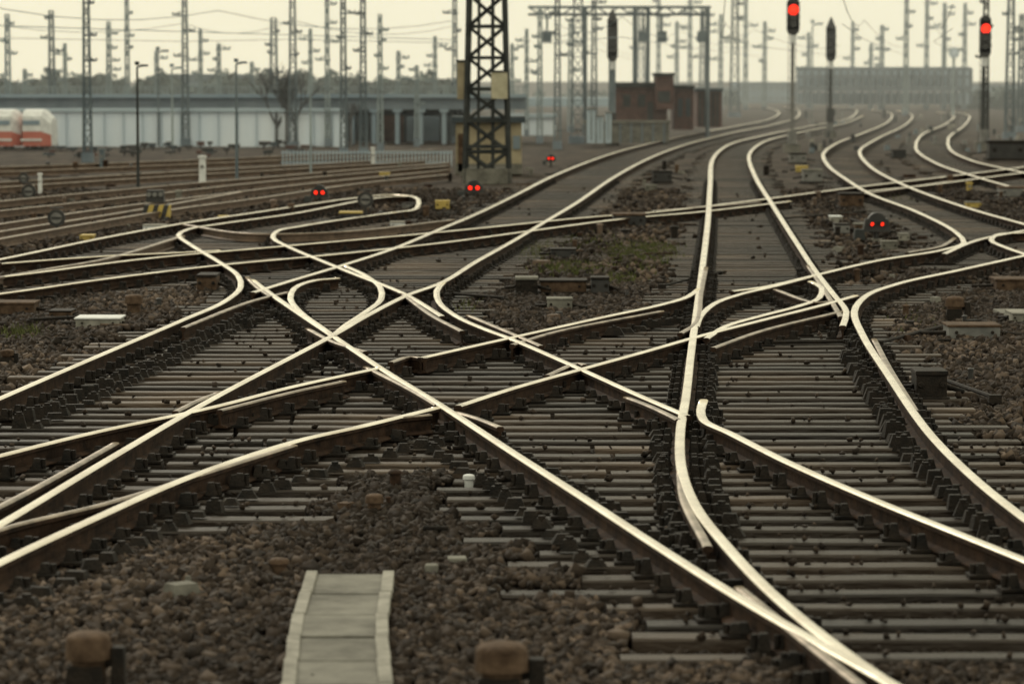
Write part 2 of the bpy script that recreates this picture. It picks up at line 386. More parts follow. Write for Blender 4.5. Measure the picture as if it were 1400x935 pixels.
# ---------------------------------------------------------------- cable trough
tb=MB()
ty=[782,810,839,869,901,935,972]
def tx(y): return np.interp(y,[780,850,935,980],[420,396,384,384]),np.interp(y,[780,850,935,980],[540,529,537,545])
def slab(ya,yb,ia,ib,k,l0,z,j=0):
    q=[]
    for yy in(ya,yb):
        a,b=tx(yy); q.append((G(a+(b-a)*ia,yy,-.13),G(a+(b-a)*ib,yy,-.13)))
    p=[(q[0][0][0],q[0][0][1]+l0),(q[0][1][0],q[0][1][1]+l0),(q[1][1][0],q[1][1][1]-l0),(q[1][0][0],q[1][0][1]-l0)]
    if k=='conclt': p=[(a+(.004 if j2<2 else -.002),b) for j2,(a,b) in enumerate(p)]
    vs=[(a,b,z-.15) for a,b in p]+[(a,b,z+j) for a,b in p]
    tb.add(vs,[(0,3,2,1),(4,5,6,7),(0,1,5,4),(1,2,6,5),(2,3,7,6),(3,0,4,7)],k)
for i in range(len(ty)-1):
    slab(ty[i+1],ty[i],.12,.88,'conc',.022,-.135,random.uniform(-.005,.005))
    slab(ty[i+1],ty[i],0,.13,'conclt',.004,-.12,random.uniform(-.004,.004)); slab(ty[i+1],ty[i],.87,1,'conclt',.004,-.12,random.uniform(-.004,.004))
slab(ty[-1],ty[0],.125,.875,'iron',.03,-.146)
tb.obj('cable_trough',bevel=.006)
# ---------------------------------------------------------------- small yard things
def at(px,py,z=GZ):
    x,y=G(px,py,z); return x,y,y/F
def knob(px,py,w,h,name='marker_post',k='brown',side=True):
    x,y,s=at(px,py,-.2); b=MB(); w*=s;h*=s
    b.cyl((x,y,-.3),(x,y,-.2+h*.55),w*.36,k,n=14)
    b.cyl((x,y,-.2+h*.5),(x,y,-.2+h*.78),w*.5,k,n=16,r2=w*.47); b.dome((x,y,-.2+h*.78),w*.47,k,sz=.3)
    if side:
        b.box((x+w*.62,y,-.2+h*.33),(w*.32,w*.4,h*.66),'iron',taper=.8); b.cyl((x+w*.2,y,-.2+h*.4),(x+w*.7,y,-.2+h*.5),w*.1,'iron')
        b.box((x-w*.05,y-w*.3,-.2+h*.2),(w*.9,w*.2,h*.45),'iron',taper=.8)
    b.obj(name,bevel=.004)
knob(122,950,66,104,'rail_contact_box'); knob(686,966,78,104,'rail_contact_box')
knob(512,704,26,34,side=False); knob(382,778,30,16,side=False)
knob(641,664,17,18,'survey_marker',k='white',side=False)
knob(10,497,20,22,'marker_post'); knob(183,432,26,34,side=False); knob(1305,438,28,38,'rail_contact_box',side=True)
def boxm(px,py,w,h,d,name,k,lid='iron',legs=True):
    x,y,s=at(px,py,-.2); b=MB(); w*=s;h*=s
    b.box((x,y,-.2+h*.45),(w,d,h*.7),k); b.box((x,y,-.2+h*.86),(w*1.06,d*1.08,h*.14),lid)
    b.box((x,y,-.2+h*.06),(w*1.15,d*1.2,h*.12),'iron')
    for i in(-1,1):
        b.cyl((x+i*w*.35,y-d*.5,-.2+h*.5),(x+i*w*.35,y-d*.5-.03,-.2+h*.5),h*.1,'iron',n=8)
    b.cyl((x-w*.5,y,-.2+h*.4),(x-w*.95,y+.2,-.2+h*.3),.025,'iron'); b.cyl((x+w*.5,y,-.2+h*.4),(x+w*1.1,y-.1,-.2+h*.25),.025,'iron')
    b.obj(name,bevel=.008)
boxm(137,448,60,17,.5,'cable_box','conclt','white'); boxm(1328,464,70,24,.5,'point_machine','grey','brown'); boxm(1270,545,42,44,.4,'point_machine','iron','iron')
boxm(765,425,34,20,.3,'cable_box','conc','conc'); boxm(720,402,30,26,.4,'cable_box','iron','conc'); boxm(770,400,62,20,.5,'point_machine','brown'); boxm(820,402,24,26,.4,'point_machine','dark')
boxm(85,436,30,14,.4,'point_machine','brown'); boxm(285,398,26,26,.6,'point_machine','brown'); boxm(20,430,60,20,.5,'point_machine','brown','brown')
boxm(605,287,19,14,.3,'yellow_box','yellow','yellow'); boxm(526,247,14,12,.3,'yellow_box','yellow','yellow'); boxm(306,306,14,12,.3,'yellow_box','yellow','yellow')
boxm(1163,284,32,22,.6,'point_machine','brown'); boxm(1150,320,20,16,.4,'cable_box','grey'); boxm(1215,342,22,14,.3,'cable_box','conc','conc')
boxm(1110,250,26,20,.6,'point_machine','grey','conc'); boxm(905,250,26,18,.5,'point_machine','dark'); boxm(860,310,44,20,.7,'point_machine','dark','brown'); boxm(770,352,34,14,.5,'point_machine','dark')
boxm(1385,270,40,16,.6,'point_machine','grey','brown'); boxm(1228,216,18,12,.8,'point_machine','dark'); boxm(1388,398,60,20,.6,'point_machine','brown','brown'); boxm(1390,440,22,16,.6,'cable_box','conclt','conclt')
boxm(1300,345,18,12,.4,'cable_box','grey'); boxm(212,318,30,12,.4,'cable_box','white','conclt'); boxm(548,312,28,10,.4,'cable_box','white','conclt'); boxm(560,285,20,8,.4,'cable_box','grey')
boxm(480,304,30,16,.5,'point_machine','dark','yellow'); boxm(1375,220,50,30,.8,'relay_cabinet','dark'); boxm(1090,224,22,16,.6,'point_machine','grey')
boxm(1142,306,16,12,.4,'cable_box','conclt','white'); boxm(1178,318,20,14,.4,'cable_box','brown','conc'); boxm(1235,330,14,12,.3,'cable_box','conclt','conc'); boxm(1096,236,16,10,.4,'cable_box','yellow','yellow')
boxm(890,262,16,10,.4,'cable_box','conc','conc'); boxm(1330,285,20,10,.4,'cable_box','yellow','conc'); boxm(690,232,14,10,.4,'cable_box','white','conc'); boxm(120,330,18,10,.4,'cable_box','yellow','yellow')
# flat concrete covers
b=MB()
for (px,py,w,d) in((1400,430,60,1.6),(625,765,26,.12),(590,775,18,.08),(455,350,26,.8)):
    x,y,s=at(px,py,-.16); b.box((x,y,-.17),(max(w,8)*s,d,.06),'conc',random.uniform(-.1,.1))
b.obj('concrete_cover',bevel=.01)
# small scattered hardware & scraps between the tracks
b=MB(); rs=random.Random(11); c_=0
while c_<230:
    y=rs.uniform(17,110)**1.0; x=rs.uniform(-.17,.17)*y
    if inzone(x,y)!=0 or (y<21 and -1.6<x<-.4): continue
    c_+=1; k=rs.choice(['iron','iron','brown','conc','rustlt','rust','rust','dark']); L=rs.uniform(.04,.25)*(.6+y/90)
    z=-.16
    t=rs.random()
    if t<.4: b.box((x,y,z+.01),(L,L*rs.uniform(.3,.9),.04+L*.15),k,rs.uniform(0,3),taper=rs.uniform(.6,1))
    elif t<.7: a=rs.uniform(-.5,.5); b.cyl((x,y,z+.02),(x+L*2.4*math.cos(a),y+L*2.4*math.sin(a),z+.015),.016,k,n=6)
    else:
        b.cyl((x,y,z-.06),(x,y,z+L*.6),L*.22,k,n=10); b.dome((x,y,z+L*.6),L*.3,k,sz=.5)
b.obj('trackside_scrap')
# point rods
for a,c in(((1290,520),(1360,545)),((985,372),(905,392)),((40,438),(150,432)),((1295,445),(1200,470)),((1163,300),(1220,318)),((690,408),(615,402)),((930,470),(1160,468)),((320,372),(455,352)),((1060,300),(1180,290))):
    b=MB(); p=G(*a,-.14);q=G(*c,-.14); b.cyl((*p,-.13),(*q,-.13),.022,'iron',n=8); b.cyl((*p,-.13),(p[0],p[1],-.22),.04,'iron'); b.box((q[0],q[1],-.14),(.12,.1,.08),'iron'); b.obj('point_rod')
# dwarf signals with red lamps
def dwarf(px,py,w,h,lr=.1):
    x,y,s=at(px,py,-.2); b=MB(); w*=s;h*=s
    b.cyl((x,y,-.25),(x,y,-.2+h*.4),w*.09,'dark'); b.box((x,y,-.2+h*.03),(w*.6,.3,h*.08),'conc')
    b.box((x,y,-.2+h*.6),(w,.22,h*.5),'dark',taper=.82); b.cyl((x,y-.1,-.2+h*.74),(x,y+.1,-.2+h*.74),w*.33,'dark',n=16)
    b.box((x-w*.62,y,-.2+h*.25),(w*.4,.3,h*.4),'mast',taper=.8)
    for i in(-1,1):
        cx=x+i*w*.18; cz=-.2+h*.66
        b.cyl((cx,y-.115,cz),(cx,y-.135,cz),h*lr,'lamp',n=14)
        for j in range(7):
            a=math.pi*j/6; b.box((cx+math.cos(a)*h*(lr+.03),y-.17,cz+math.sin(a)*h*(lr+.03)),(h*.07,.13,h*.05),'dark')
    b.obj('dwarf_signal')
dwarf(437,279,26,24); dwarf(648,270,28,20,.13); dwarf(1198,329,38,35,.07); dwarf(753,226,14,14)
# point indicator with round disc
def disc(px,py,r,h):
    x,y,s=at(px,py); b=MB(); r*=s;h*=s; z=GZ+h
    b.box((x,y,GZ+h*.12),(r*1.8,r*1.2,h*.25),'dark',taper=.8); b.cyl((x,y,GZ),(x,y,z),r*.16,'dark')
    b.cyl((x,y-.02,z),(x,y-.09,z),r,'dark',n=24); b.cyl((x,y-.095,z),(x,y-.10,z),r*.62,'grey',n=20); b.box((x,y-.105,z),(r*1.1,.01,r*.3),'dark')
    b.box((x,y,z+r*1.15),(r*1.5,.1,r*.16),'dark'); b.cyl((x,y,GZ+h*.2),(x+r*1.9,y,GZ+h*.45),r*.1,'dark'); b.dome((x+r*1.9,y,GZ+h*.4),r*.35,'dark',sz=1)
    b.obj('point_indicator_disc')
disc(78,322,12,24); disc(40,280,10,18); disc(500,305,11,32); disc(33,262,7,18)
# striped lever boxes
def striped(px,py,w,h):
    x,y,s=at(px,py); b=MB(); w*=s;h*=s
    b.box((x,y,GZ+h*.8),(w*.62,.3,h*.4),'dark',taper=.9)
    for i in(-1,0,1): b.cyl((x+i*w*.2,y-.16,GZ+h*.86),(x+i*w*.2,y-.2,GZ+h*.86),w*.08,'grey')
    n=6
    for i in range(n):
        a=x-w/2+w*i/n; c=w/n; k='yellow' if i%2 else 'dark'; sl=c*.9
        z0,z1=GZ+.02,GZ+h*.52
        vs=[]
        for yy in(y-.2,y+.2): vs+=[(a,yy,z0),(a+c,yy,z0),(a+c+sl*(1 if i<n-1 else 0),yy,z1),(a+sl,yy,z1)]
        b.add(vs,[(0,1,2,3),(7,6,5,4),(0,4,5,1),(1,5,6,2),(2,6,7,3),(3,7,4,0)],k)
    b.obj('point_lever_box')
striped(213,302,40,42)
# posts
def post(px,py,w,h,name,k,cap=None):
    x,y,s=at(px,py); b=MB(); b.box((x,y,GZ+h*s/2),(w*s,w*s,h*s),k,taper=.92)
    b.box((x,y,GZ+h*s+.03),(w*s*1.25,w*s*1.25,.06),cap or k); b.cyl((x,y-w*s*.5,GZ+h*s*.7),(x,y-w*s*.5-.02,GZ+h*s*.7),w*s*.3,'grey'); b.obj(name,bevel=.01)
post(277,256,9,40,'telephone_post','white'); post(55,268,5,28,'marker_post','white'); post(140,232,7,26,'marker_post','masthaze'); post(510,232,5,28,'marker_post','white'); post(1325,262,7,10,'marker_post','yellow')
# ---------------------------------------------------------------- lattice masts
def lattice(b,x,y,z0,h,wb,wt,leg,k,panels,xb=False):
    def cor(t,i): 
        w=(wb+(wt-wb)*t)/2; dx,dy=((-1,-1),(1,-1),(1,1),(-1,1))[i]; return (x+dx*w,y+dy*w,z0+h*t)
    for i in range(4): b.beam(cor(0,i),cor(1,i),leg,k)
    for p in range(panels):
        t0,t1=p/panels,(p+1)/panels
        for i in range(4):
            j=(i+1)%4
            if (xb and i%2==0) or p%2==0: b.beam(cor(t0,i),cor(t1,j),leg*.55,k)
            if (xb and i%2==0) or p%2==1: b.beam(cor(t0,j),cor(t1,i),leg*.55,k)
            b.beam(cor(t1,i),cor(t1,j),leg*.55,k)
def mast(px,pb,w,k='masthaze',top=-50,pan=12,arms=True,leg=None):
    x,y,s=at(px,pb); h=W(px,top,y)[2]-GZ; b=MB(); w*=s; lg=leg*s if leg else max(.05,1.5*s)
    lattice(b,x,y,GZ,h,w,w*.55,lg,k,pan)
    if arms:
        for t in (random.uniform(.5,.6),random.uniform(.66,.72),random.uniform(.76,.84),random.uniform(.88,.95)):
            L=random.uniform(7,16)*s*random.choice((-1,1)); z=GZ+h*t
            b.beam((x-L*.3,y,z),(x+L,y,z),lg*.9,k); b.beam((x,y,z+6*s),(x+L,y,z),lg*.6,k)
            for q in(.55,1): b.cyl((x+L*q,y,z),(x+L*q,y,z+4*s),1.3*s,k,n=6)
    b.box((x,y,GZ+.15),(w*1.4,w*1.4,.4),'deck'); b.obj('catenary_mast')
random.seed(3)
for a in((12,196,8,'masthaze2',20),(72,196,9,'masthaze',15),(120,222,11,'masthaze',-40),(150,190,7,'masthaze2',30),(254,200,9,'masthaze',-20),(375,196,12,'masthaze',25),(401,205,11,'masthaze',-20),(470,214,9,'masthaze',-20),
         (497,214,9,'masthaze',-30),(520,206,7,'masthaze2',20),(448,200,6,'masthaze2',-10),(570,200,6,'masthaze2',90),(622,196,7,'masthaze',-30),(738,196,7,'masthaze2',10),(35,190,6,'masthaze2',95),(215,190,6,'masthaze2',70),(300,190,6,'masthaze2',60),(345,190,6,'masthaze2',85),
         (90,186,5,'masthaze2',60),(175,186,6,'masthaze2',-20),(275,186,5,'masthaze2',40),(425,188,5,'masthaze2',40),(545,190,6,'masthaze2',70),(595,186,5,'masthaze2',50),(720,186,5,'masthaze2',40)): mast(*a)
for a in((762,204,9,'masthaze',-30),(790,196,18,'masthaze',-40),(812,190,8,'masthaze',-20),(876,150,12,'masthaze',10),(960,150,8,'masthaze',12),(1004,160,12,'masthaze',-30),(943,150,5,'masthaze2',-10),(1019,150,5,'masthaze2',-10),
         (1205,150,6,'masthaze2',35),(1238,158,6,'masthaze2',-20),(1266,150,5,'masthaze2',-10),(1290,150,5,'masthaze2',10),(1346,200,9,'mast',-40),(1318,150,5,'masthaze2',5),(1380,190,12,'masthaze',-30),(1105,148,4,'masthaze2',45),(1165,146,4,'masthaze2',30),(900,150,5,'masthaze2',-10),(700,180,5,'masthaze2',60),
         (925,152,5,'masthaze2',30),(985,152,5,'masthaze2',20),(1045,150,5,'masthaze2',30),(1190,150,4,'masthaze2',60),(1395,180,8,'masthaze',20),(780,180,7,'masthaze2',30)): mast(*a)
# plain poles
def pole(px,pb,top,w,k,name='light_pole',lamp=True):
    x,y,s=at(px,pb); z=W(px,top,y)[2]; b=MB(); b.cyl((x,y,GZ),(x,y,z),w*s*.6,k,r2=w*s*.35)
    if lamp:
        b.beam((x,y,z),(x+9*s,y,z+2*s),w*s*.5,k); b.box((x+10*s,y,z+2*s),(9*s,.3,3*s),k)
        b.box((x,y,z+5*s),(5*s,.25,5*s),k)
    b.obj(name)
pole(189,258,92,4,'mast'); pole(324,250,88,4,'masthaze'); pole(217,200,72,3,'masthaze'); pole(425,240,105,3,'masthaze2','light_pole',False); pole(236,205,95,3,'masthaze2')
pole(1110,150,35,3,'masthaze2'); pole(1290,150,12,2,'masthaze2')
# big foreground lattice tower
x,y,s=at(666,250); b=MB(); h=9.5
lattice(b,x,y,GZ,h,60*s,40*s,.13,'mast',10,xb=True)
b.box((x,y,GZ+.2),(66*s,66*s,.5),'conc'); 
b.box((x+17*s,y-30*s*1.1,W(0,117,y)[2]),(22*s,.3,36*s),'beige'); b.box((x-34*s,y-10*s,W(0,110,y)[2]),(13*s,.3,52*s),'hut')
b.box((x-34*s,y-10*s,W(0,84,y)[2]),(15*s,.36,3*s),'mast'); b.box((x+17*s,y-30*s*1.1,W(0,98,y)[2]),(24*s,.36,2.5*s),'mast')
for zz in (200,165,232): b.box((x,y-30*s,W(0,zz,y)[2]),(56*s,.08,5*s),'mast')
b.cyl((x+8*s,y-28*s,GZ),(x+8*s,y-26*s,7),.06,'mast'); b.cyl((x-12*s,y-28*s,GZ),(x-10*s,y-26*s,7),.05,'mast')
b.obj('lattice_tower',bevel=0)
# hut behind tower
x,y,s=at(668,243); y+=3; s=y/F; b=MB(); xx=W(668,0,y)[0]
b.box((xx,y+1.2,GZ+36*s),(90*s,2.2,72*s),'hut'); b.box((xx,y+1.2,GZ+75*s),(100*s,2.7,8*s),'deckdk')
b.box((xx-37*s,y+.06,GZ+30*s),(10*s,.1,52*s),'brown'); b.box((xx+38*s,y+.06,GZ+44*s),(10*s,.1,18*s),'glass'); b.box((xx,y+.07,GZ+8*s),(92*s,.12,14*s),'conc')
b.obj('trackside_hut')
# tall signals
def signal(px,pb,yt,yb,w,lit=True,pointed=False,k='mast',lampy=.3,pw=4):
    x,y,s=at(px,pb); z1=W(px,yt,y)[2]; z0=W(px,yb,y)[2]; b=MB(); ww=w*s; hh=z1-z0
    b.cyl((x,y+.15,GZ),(x,y+.15,z1-hh*.2),pw*s*.5,k); b.box((x,y+.15,GZ+.15),(.7,.6,.4),'conc')
    b.box((x,y,(z0+z1)/2),(ww,.3,hh*.92),'dark'); b.cyl((x,y-.15,z1-hh*.06),(x,y+.15,z1-hh*.06),ww*.5,'dark',n=18); b.cyl((x,y-.15,z0+hh*.05),(x,y+.15,z0+hh*.05),ww*.5,'dark',n=18)
    for i,t in enumerate((.72,.46,.22)):
        zz=z0+hh*t; L='lamp' if (lit and i==0) else 'lampoff'
        b.cyl((x,y-.16,zz),(x,y-.18,zz),ww*(.42 if L=='lamp' else .27),L,n=18)
        for j in range(7):
            a=math.pi*j/6; b.box((x+math.cos(a)*ww*.44,y-.28,zz+math.sin(a)*ww*.44),(ww*.14,.26,ww*.1),'dark')
    if pointed: b.cyl((x,y,z1-hh*.02),(x,y,z1+ww*1.1),ww*.55,'dark',r2=.03,n=12)
    # ladder, cabinet
    for dx in(-.16,.16): b.beam((x+dx,y+.5,GZ),(x+dx,y+.35,z0),.02,k)
    for i in range(int((z0-GZ)/.3)): b.beam((x-.16,y+.5,GZ+i*.3+.2),(x+.16,y+.5,GZ+i*.3+.2),.015,k)
    b.box((x,y-.08,z0-.35),(ww*.5,.08,.4),'white'); b.box((x,y,GZ+.6),(.34,.3,.6),'grey')
    if not lit: b.box((x,y-.05,z0-(z0-GZ)*.72),(ww*.7,.2,ww*1.5),'dark')
    b.obj('railway_signal')
signal(1083,208,3,42,17,k='grey',pw=5); signal(1345,205,26,74,15,k='mast'); signal(1135,188,38,80,13,False,True); signal(837,198,28,80,14,False,True,k='masthaze',pw=9)
# round sign
x,y,s=at(1303,160); b=MB(); z=W(0,73,y)[2]; b.cyl((x,y,GZ),(x,y,z),.12,'masthaze2'); b.cyl((x,y-.1,z),(x,y-.2,z),7*s,'bldhaze2',n=24); b.cyl((x,y-.21,z),(x,y-.22,z),5*s,'wall',n=24); b.obj('round_sign')
# signal gantry
y=170.0; s=y/F; b=MB(); zt=W(0,10,y)[2]; zb=W(0,20,y)[2]; xa=W(722,0,y)[0]; xb=W(972,0,y)[0]
for z in(zt,zb):
    for dy in(0,.8): b.beam((xa,y+dy,z),(xb,y+dy,z),.09,'masthaze')
n=16
for i in range(n):
    p=xa+(xb-xa)*i/n; q=xa+(xb-xa)*(i+1)/n
    b.beam((p,y,zb if i%2 else zt),(q,y,zt if i%2 else zb),.06,'masthaze')
for px in(748,880,905,960): 
    X=W(px,0,y)[0]; b.beam((X,y,zb),(X,y,zb-1.0),.08,'masthaze'); b.box((X,y,zb-1.2),(.5,.3,.6),'masthaze')
for px in(800,868,886,968): X=W(px,0,y)[0]; b.beam((X,y,GZ),(X,y,zt),.16,'masthaze')
b.obj('signal_gantry')
# ---------------------------------------------------------------- brown buildings right of centre
def fbox(b,x0,x1,yt,yb,dep,th,k):
    a=W(x0,yt,dep);c=W(x1,yb,dep); b.box(((a[0]+c[0])/2,dep+th/2,(a[2]+c[2])/2),(abs(c[0]-a[0]),th,abs(a[2]-c[2])),k)
b=MB(); D=165
fbox(b,842,912,118,186,D,5,'brick'); fbox(b,838,916,113,119,D-.3,5.6,'mast'); fbox(b,897,921,102,150,D-1.2,3,'brick'); fbox(b,895,923,100,104,D-1.4,3.4,'mast')
for px in(852,872): fbox(b,px,px+10,130,146,D-.05,.2,'mast')
fbox(b,885,893,140,184,D-.06,.2,'dark'); fbox(b,900,916,125,140,D-1.26,.2,'mast'); b.obj('brick_building')
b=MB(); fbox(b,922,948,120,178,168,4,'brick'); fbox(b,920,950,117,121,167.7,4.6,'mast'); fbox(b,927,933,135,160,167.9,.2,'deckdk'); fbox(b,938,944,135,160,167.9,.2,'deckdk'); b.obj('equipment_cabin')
b=MB(); fbox(b,953,987,124,174,175,5,'brick'); fbox(b,951,989,121,125,174.7,5.6,'deckdk')
for i in range(5): fbox(b,956+i*6,958+i*6,128,172,174.9,.2,'mast')
b.obj('equipment_cabin')
b=MB(); fbox(b,800,915,168,196,152,.4,'conc'); fbox(b,798,917,165,169,151.9,.7,'conc')
for i in range(8): fbox(b,802+i*15,804+i*15,168,196,151.9,.2,'deck')
b.obj('retaining_wall')
for px,w,yt in((803,11,150),(816,9,160),(828,8,155)):
    b=MB(); fbox(b,px,px+w,yt,196,148,.8,'bldhaze2'); fbox(b,px-.8,px+w+.8,yt-2,yt,147.9,1,'grey'); fbox(b,px+w*.45,px+w*.55,yt+3,192,147.95,.1,'grey'); b.obj('relay_cabinet')
# pale wall behind tower right
b=MB(); fbox(b,700,760,160,215,180,1,'wall'); fbox(b,698,762,156,161,179.8,1.4,'bldhaze2'); b.obj('embankment_wall')
# ---------------------------------------------------------------- left white retaining wall + road deck
b=MB(); D=150
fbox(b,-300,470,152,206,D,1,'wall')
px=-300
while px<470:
    fbox(b,px,px+1.5,152,206,D-.12,.2,'bldhaze2'); px+=26
fbox(b,-300,470,149,153,D-.2,1.4,'bldhaze2'); b.obj('retaining_wall')
b=MB(); D=156
fbox(b,-300,720,133,150,D,6,'deck'); fbox(b,-300,720,129,134,D-.3,.5,'bldhaze')
fbox(b,690,860,134,146,D+40,6,'bldhaze2')
for i in range(170):
    p=-300+i*6; fbox(b,p,p+1,119,129,D,.06,'masthaze2')
fbox(b,-300,720,118.5,119.8,D,.08,'masthaze2'); fbox(b,-300,720,123.5,124.2,D,.06,'masthaze2')
for px in(478,508,540,572,604,636): fbox(b,px,px+6,150,203,D-.1,1.2,'bldhaze'); fbox(b,px-3,px+9,150,154,D-.2,1.6,'bldhaze')
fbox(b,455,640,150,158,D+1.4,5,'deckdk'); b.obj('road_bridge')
b=MB(); fbox(b,460,640,150,204,D+8,1,'deckdk'); fbox(b,520,552,158,200,D+7,.5,'brick'); fbox(b,556,600,160,200,D+7,.5,'bldhaze'); b.obj('underpass_wall')
# picket fence
b=MB(); D=F*3.12/118
for i in range(48):
    p=386+i*4.9; fbox(b,p,p+1.6,206,229,D,.05,'bldhaze2')
fbox(b,384,618,208,209.6,D+.06,.05,'bldhaze2'); fbox(b,384,618,222,223.6,D+.06,.05,'bldhaze2'); b.obj('picket_fence')
# train
b=MB(); D=142
def coach(x0,x1,ax):
    a=W(x0,0,D)[0]; c=W(x1,0,D)[0]; zb_=W(0,200,D)[2]; zm=W(0,180,D)[2]; zt_=W(0,160,D)[2]; zr=W(0,150,D)[2]
    prof=[(-1.3,zb_),(-1.35,zm),(-1.3,zt_),(-.9,zr-.06),(0,zr),(.9,zr-.06),(1.3,zt_),(1.35,zm),(1.3,zb_)]
    vs=[];n=len(prof)
    for X,sh in((a,0),(c-.4,0),(c,.25)):
        for u,z in prof: vs.append((X,D+1.4+u*(1-sh),z-(z-zb_)*sh))
    o=len(b.v); b.v+=vs
    for q in range(2):
        for j in range(n-1):
            k='red' if j in(0,7) else 'white'; b.f.append([o+q*n+j,o+(q+1)*n+j,o+(q+1)*n+j+1,o+q*n+j+1]); b.m.append(b.mi(k))
    b.f.append([o+2*n+j for j in range(n)]); b.m.append(b.mi('white')); b.f.append([o+j for j in range(n)][::-1]); b.m.append(b.mi('red'))
    fbox(b,x0+3,x1-12,165,171,D+.03,.04,'bldhaze'); fbox(b,x0,x1-9,190,193,D+.02,.04,'white')
    for p in(x0+8,x0+16,x1-18,x1-10): 
        q=W(p,203,D); b.cyl((q[0],D+.2,q[2]),(q[0],D+.35,q[2]),.13,'dark',n=12)
coach(-90,25,0); coach(28,66,0)
b.obj('passenger_train')
# far buildings + skyline
def bld(x0,x1,yt,yb,D,k,name='office_building',rows_=3,cols=10,roof=None):
    b=MB(); fbox(b,x0,x1,yt,yb,D,12,k)
    for r in range(rows_):
        for c in range(cols):
            w=(x1-x0)/cols; h=(yb-yt)/rows_
            fbox(b,x0+c*w+w*.2,x0+c*w+w*.8,yt+r*h+h*.3,yt+r*h+h*.7,D-.1,.2,'glass')
    fbox(b,x0-1,x1+1,yt-1.5,yt,D-.3,12.6,'bldhaze')
    b.obj(name)
bld(215,330,103,130,270,'bldhaze',cols=14,rows_=2); bld(330,420,108,130,280,'bldhaze2',cols=12,rows_=2); bld(-80,130,114,130,275,'bldhaze2',cols=20,rows_=1); bld(1010,1090,114,142,440,'bldhaze',cols=10,rows_=2); bld(560,640,112,130,290,'bldhaze2',cols=8,rows_=1)
bld(1330,1460,118,145,420,'bldhaze2',cols=10,rows_=2)
bld(860,1010,122,146,440,'bldhaze2',cols=10,rows_=2)
b=MB(); D=330
fbox(b,1090,1328,92,97,D,2,'deck'); fbox(b,1090,1328,104,107,D,2,'deck'); fbox(b,1090,1328,118,125,D,3,'deck'); fbox(b,1090,1328,127,143,D+4,1,'bldhaze2')
fbox(b,1092,1326,97,118,D+3,.2,'bldhaze2')
for i in range(25): fbox(b,1090+i*9.9,1091.8+i*9.9,94,143,D-.2,1,'deck')
b.obj('footbridge')
# distant treeline
def treeline(name,x0,x1,yb,hmin,hmax,D,n,k='leaf',size=.5):
    vs=[];fs=[]
    rs=np.random.RandomState(abs(int(x0))+9)
    cl=[(rs.uniform(x0,x1),rs.uniform(hmin,hmax),rs.uniform(8,22)) for _ in range(int((x1-x0)/9))]
    for i in range(n):
        c=cl[rs.randint(len(cl))]; a=rs.uniform(0,math.pi); rr=rs.uniform(0,1)**.6
        px=c[0]+math.cos(a)*rr*c[2]; py=yb-c[1]*(.15+.85*math.sin(a)*rr)*rs.uniform(.6,1)
        p=W(px,py,D+rs.uniform(-3,3)); s_=size*rs.uniform(.4,1)
        q=[tuple(p[j]+rs.uniform(-s_,s_) for j in range(3)) for _ in range(3)]
        o=len(vs); vs+=q; fs.append((o,o+1,o+2))
    b=MB(); b.add(vs,fs,k); b.obj(name)
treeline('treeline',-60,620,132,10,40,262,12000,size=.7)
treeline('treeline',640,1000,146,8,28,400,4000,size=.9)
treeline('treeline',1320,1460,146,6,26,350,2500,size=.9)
# bare trees by wall
def bare(px,pb,top,k='twig'):
    x,y,s=at(px,pb); h=W(px,top,y)[2]-GZ; b=MB(); rs=random.Random(px)
    def br(p,d,L,r,dep):
        q=p+d*L; b.cyl(p,q,r,k,r2=r*.65,n=5)
        if dep==0: return
        for _ in range(3 if dep>1 else 4):
            nd=(d+Vector((rs.uniform(-.6,.6),rs.uniform(-.6,.6),rs.uniform(-.1,.4)))).normalized(); br(p+d*L*rs.uniform(.5,1),nd,L*rs.uniform(.55,.8),r*.6,dep-1)
    br(Vector((x,y,GZ)),Vector((0,0,1)),h*.36,.09,5); b.obj('bare_tree')
bare(378,200,70); bare(404,200,60); bare(250,198,150); bare(480,200,120); bare(392,200,95)
# clutter below the wall
b=MB(); rs=random.Random(5)
for i in range(60):
    px=rs.uniform(60,420); fb_=rs.uniform(200,216); x,y,s=at(px,fb_); h=rs.uniform(4,11)*s
    b.box((x,y,GZ+h*.7),(rs.uniform(4,16)*s,.3,h*.5),rs.choice(['mast','deckdk','dark','brick'])); b.box((x,y,GZ+h*.25),(2*s,.2,h*.5),'dark')
b.obj('stored_wheelsets')
b=MB()
for i in range(70):
    px=rs.uniform(1100,1400) ; x,y,s=at(px,rs.uniform(158,215)); h=rs.uniform(4,12)*s
    b.box((x,y,GZ+h/2),(rs.uniform(3,8)*s,.4,h),rs.choice(['mast','dark','masthaze','grey','conclt']),taper=.8)
b.obj('trackside_equipment')
# weeds
vs=[];fs=[]
for (cx,cy,sx,sy,n) in((870,350,45,18,1700),(790,368,50,8,1300),(740,345,30,12,400),(905,345,30,12,500),(30,455,30,8,250),(1230,270,30,8,150),(640,420,20,10,100),(1250,440,40,20,80),(800,330,80,14,200),(850,382,22,8,400)):
    for i in range(n):
        x,y=G(cx+random.gauss(0,sx/2),cy+random.gauss(0,sy/2),-.2); h=random.uniform(.03,.10); a=random.uniform(0,3.14); w=.015
        o=len(vs); lx,ly=random.uniform(-.05,.05),random.uniform(-.05,.05)
        vs+=[(x-w*math.cos(a),y-w*math.sin(a),-.22),(x+w*math.cos(a),y+w*math.sin(a),-.22),(x+lx,y+ly,-.2+h)]; fs.append((o,o+1,o+2))
b=MB(); b.add(vs,fs,'grass'); b.obj('grass_tufts')
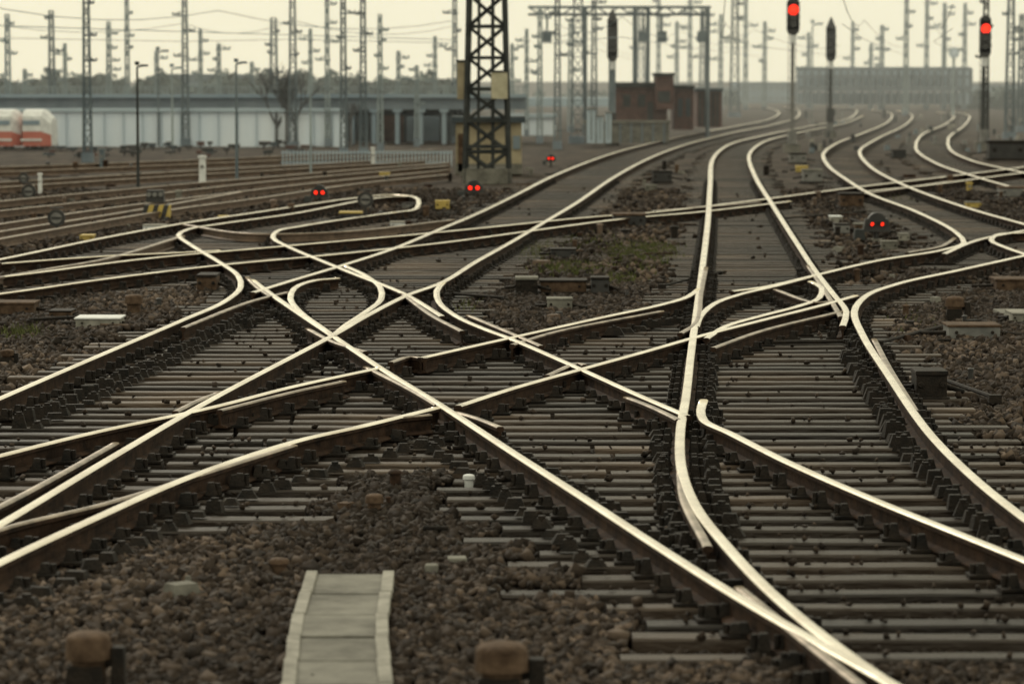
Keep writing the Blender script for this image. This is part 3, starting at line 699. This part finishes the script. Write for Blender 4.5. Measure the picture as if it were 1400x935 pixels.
# overhead wires (far)
b=MB()
def wire(P,h,r):
    for i in range(len(P)-1):
        (x0,y0),(x1,y1)=P[i],P[i+1]
        for j in range(6):
            t0,t1=j/6,(j+1)/6; sg=lambda t:-.5*4*t*(1-t)
            b.cyl((x0+(x1-x0)*t0,y0+(y1-y0)*t0,h+.8+sg(t0)),(x0+(x1-x0)*t1,y0+(y1-y0)*t1,h+.8+sg(t1)),r,'masthaze2',n=4)
        b.cyl((x0,y0,h),(x1,y1,h),r,'masthaze2',n=4)
for P in ([(760,200),(850,210),(930,188),(1040,165)],[(990,240),(985,210),(1030,190),(1150,165)],[(1150,240),(1180,205),(1240,165)],[(1300,230),(1275,200),(1310,165)],[(-60,240),(300,220),(620,204)],[(-60,210),(254,200),(401,205),(622,196)],[(738,196),(790,196),(876,150)]):
    wire([G(*p) for p in P],4.6,.014)
b.obj('overhead_wires')
# ---------------------------------------------------------------- distance haze (real air volume over the far yard)
hb=MB(); hb.box((0,320,18),(900,400,42),'wall'); ho=hb.obj('haze')
hm=bpy.data.materials.new('haze_air'); hm.use_nodes=True; hn=hm.node_tree.nodes; hn.clear()
vs_=hn.new('ShaderNodeVolumeScatter'); vs_.inputs['Color'].default_value=(.95,.98,1,1); vs_.inputs['Density'].default_value=.0013; vs_.inputs['Anisotropy'].default_value=.2
ou=hn.new('ShaderNodeOutputMaterial'); hm.node_tree.links.new(vs_.outputs[0],ou.inputs['Volume'])
ho.data.materials.clear(); ho.data.materials.append(hm)
# ---------------------------------------------------------------- light, sky, camera
w=bpy.data.worlds.new('World'); S.world=w; w.use_nodes=True; n=w.node_tree.nodes; l=w.node_tree.links
bgk=n['Background']; sk=n.new('ShaderNodeTexSky'); sk.sky_type='NISHITA'; sk.sun_disc=False; sk.sun_elevation=math.radians(32); sk.sun_rotation=math.radians(-25)
l.new(sk.outputs[0],bgk.inputs[0]); bgk.inputs[1].default_value=.07
b2=n.new('ShaderNodeBackground'); b2.inputs[0].default_value=(1,.96,.72,1); b2.inputs[1].default_value=1.16
mx=n.new('ShaderNodeMixShader'); mx.inputs[0].default_value=.9; l.new(bgk.outputs[0],mx.inputs[1]); l.new(b2.outputs[0],mx.inputs[2]); l.new(mx.outputs[0],n['World Output'].inputs[0])
sd=bpy.data.lights.new('sun','SUN'); sd.energy=1.0; sd.angle=math.radians(14); sd.color=(1,.92,.80)
so=bpy.data.objects.new('sun',sd); S.collection.objects.link(so)
el=math.radians(32); az=math.radians(-25); d=Vector((math.sin(az)*math.cos(el),math.cos(az)*math.cos(el),math.sin(el)))
so.rotation_euler=d.to_track_quat('Z','Y').to_euler()
cd=bpy.data.cameras.new('camera'); co=bpy.data.objects.new('camera',cd); S.collection.objects.link(co); S.camera=co
co.location=(0,0,H); co.rotation_euler=(math.pi/2-PITCH,0,0); cd.sensor_width=36; cd.lens=F/1400*36; cd.clip_end=9000; cd.clip_start=.5
cd.dof.use_dof=True; cd.dof.focus_distance=31; cd.dof.aperture_fstop=2.5
S.view_settings.view_transform='Standard'; S.view_settings.look='None'; S.view_settings.exposure=0
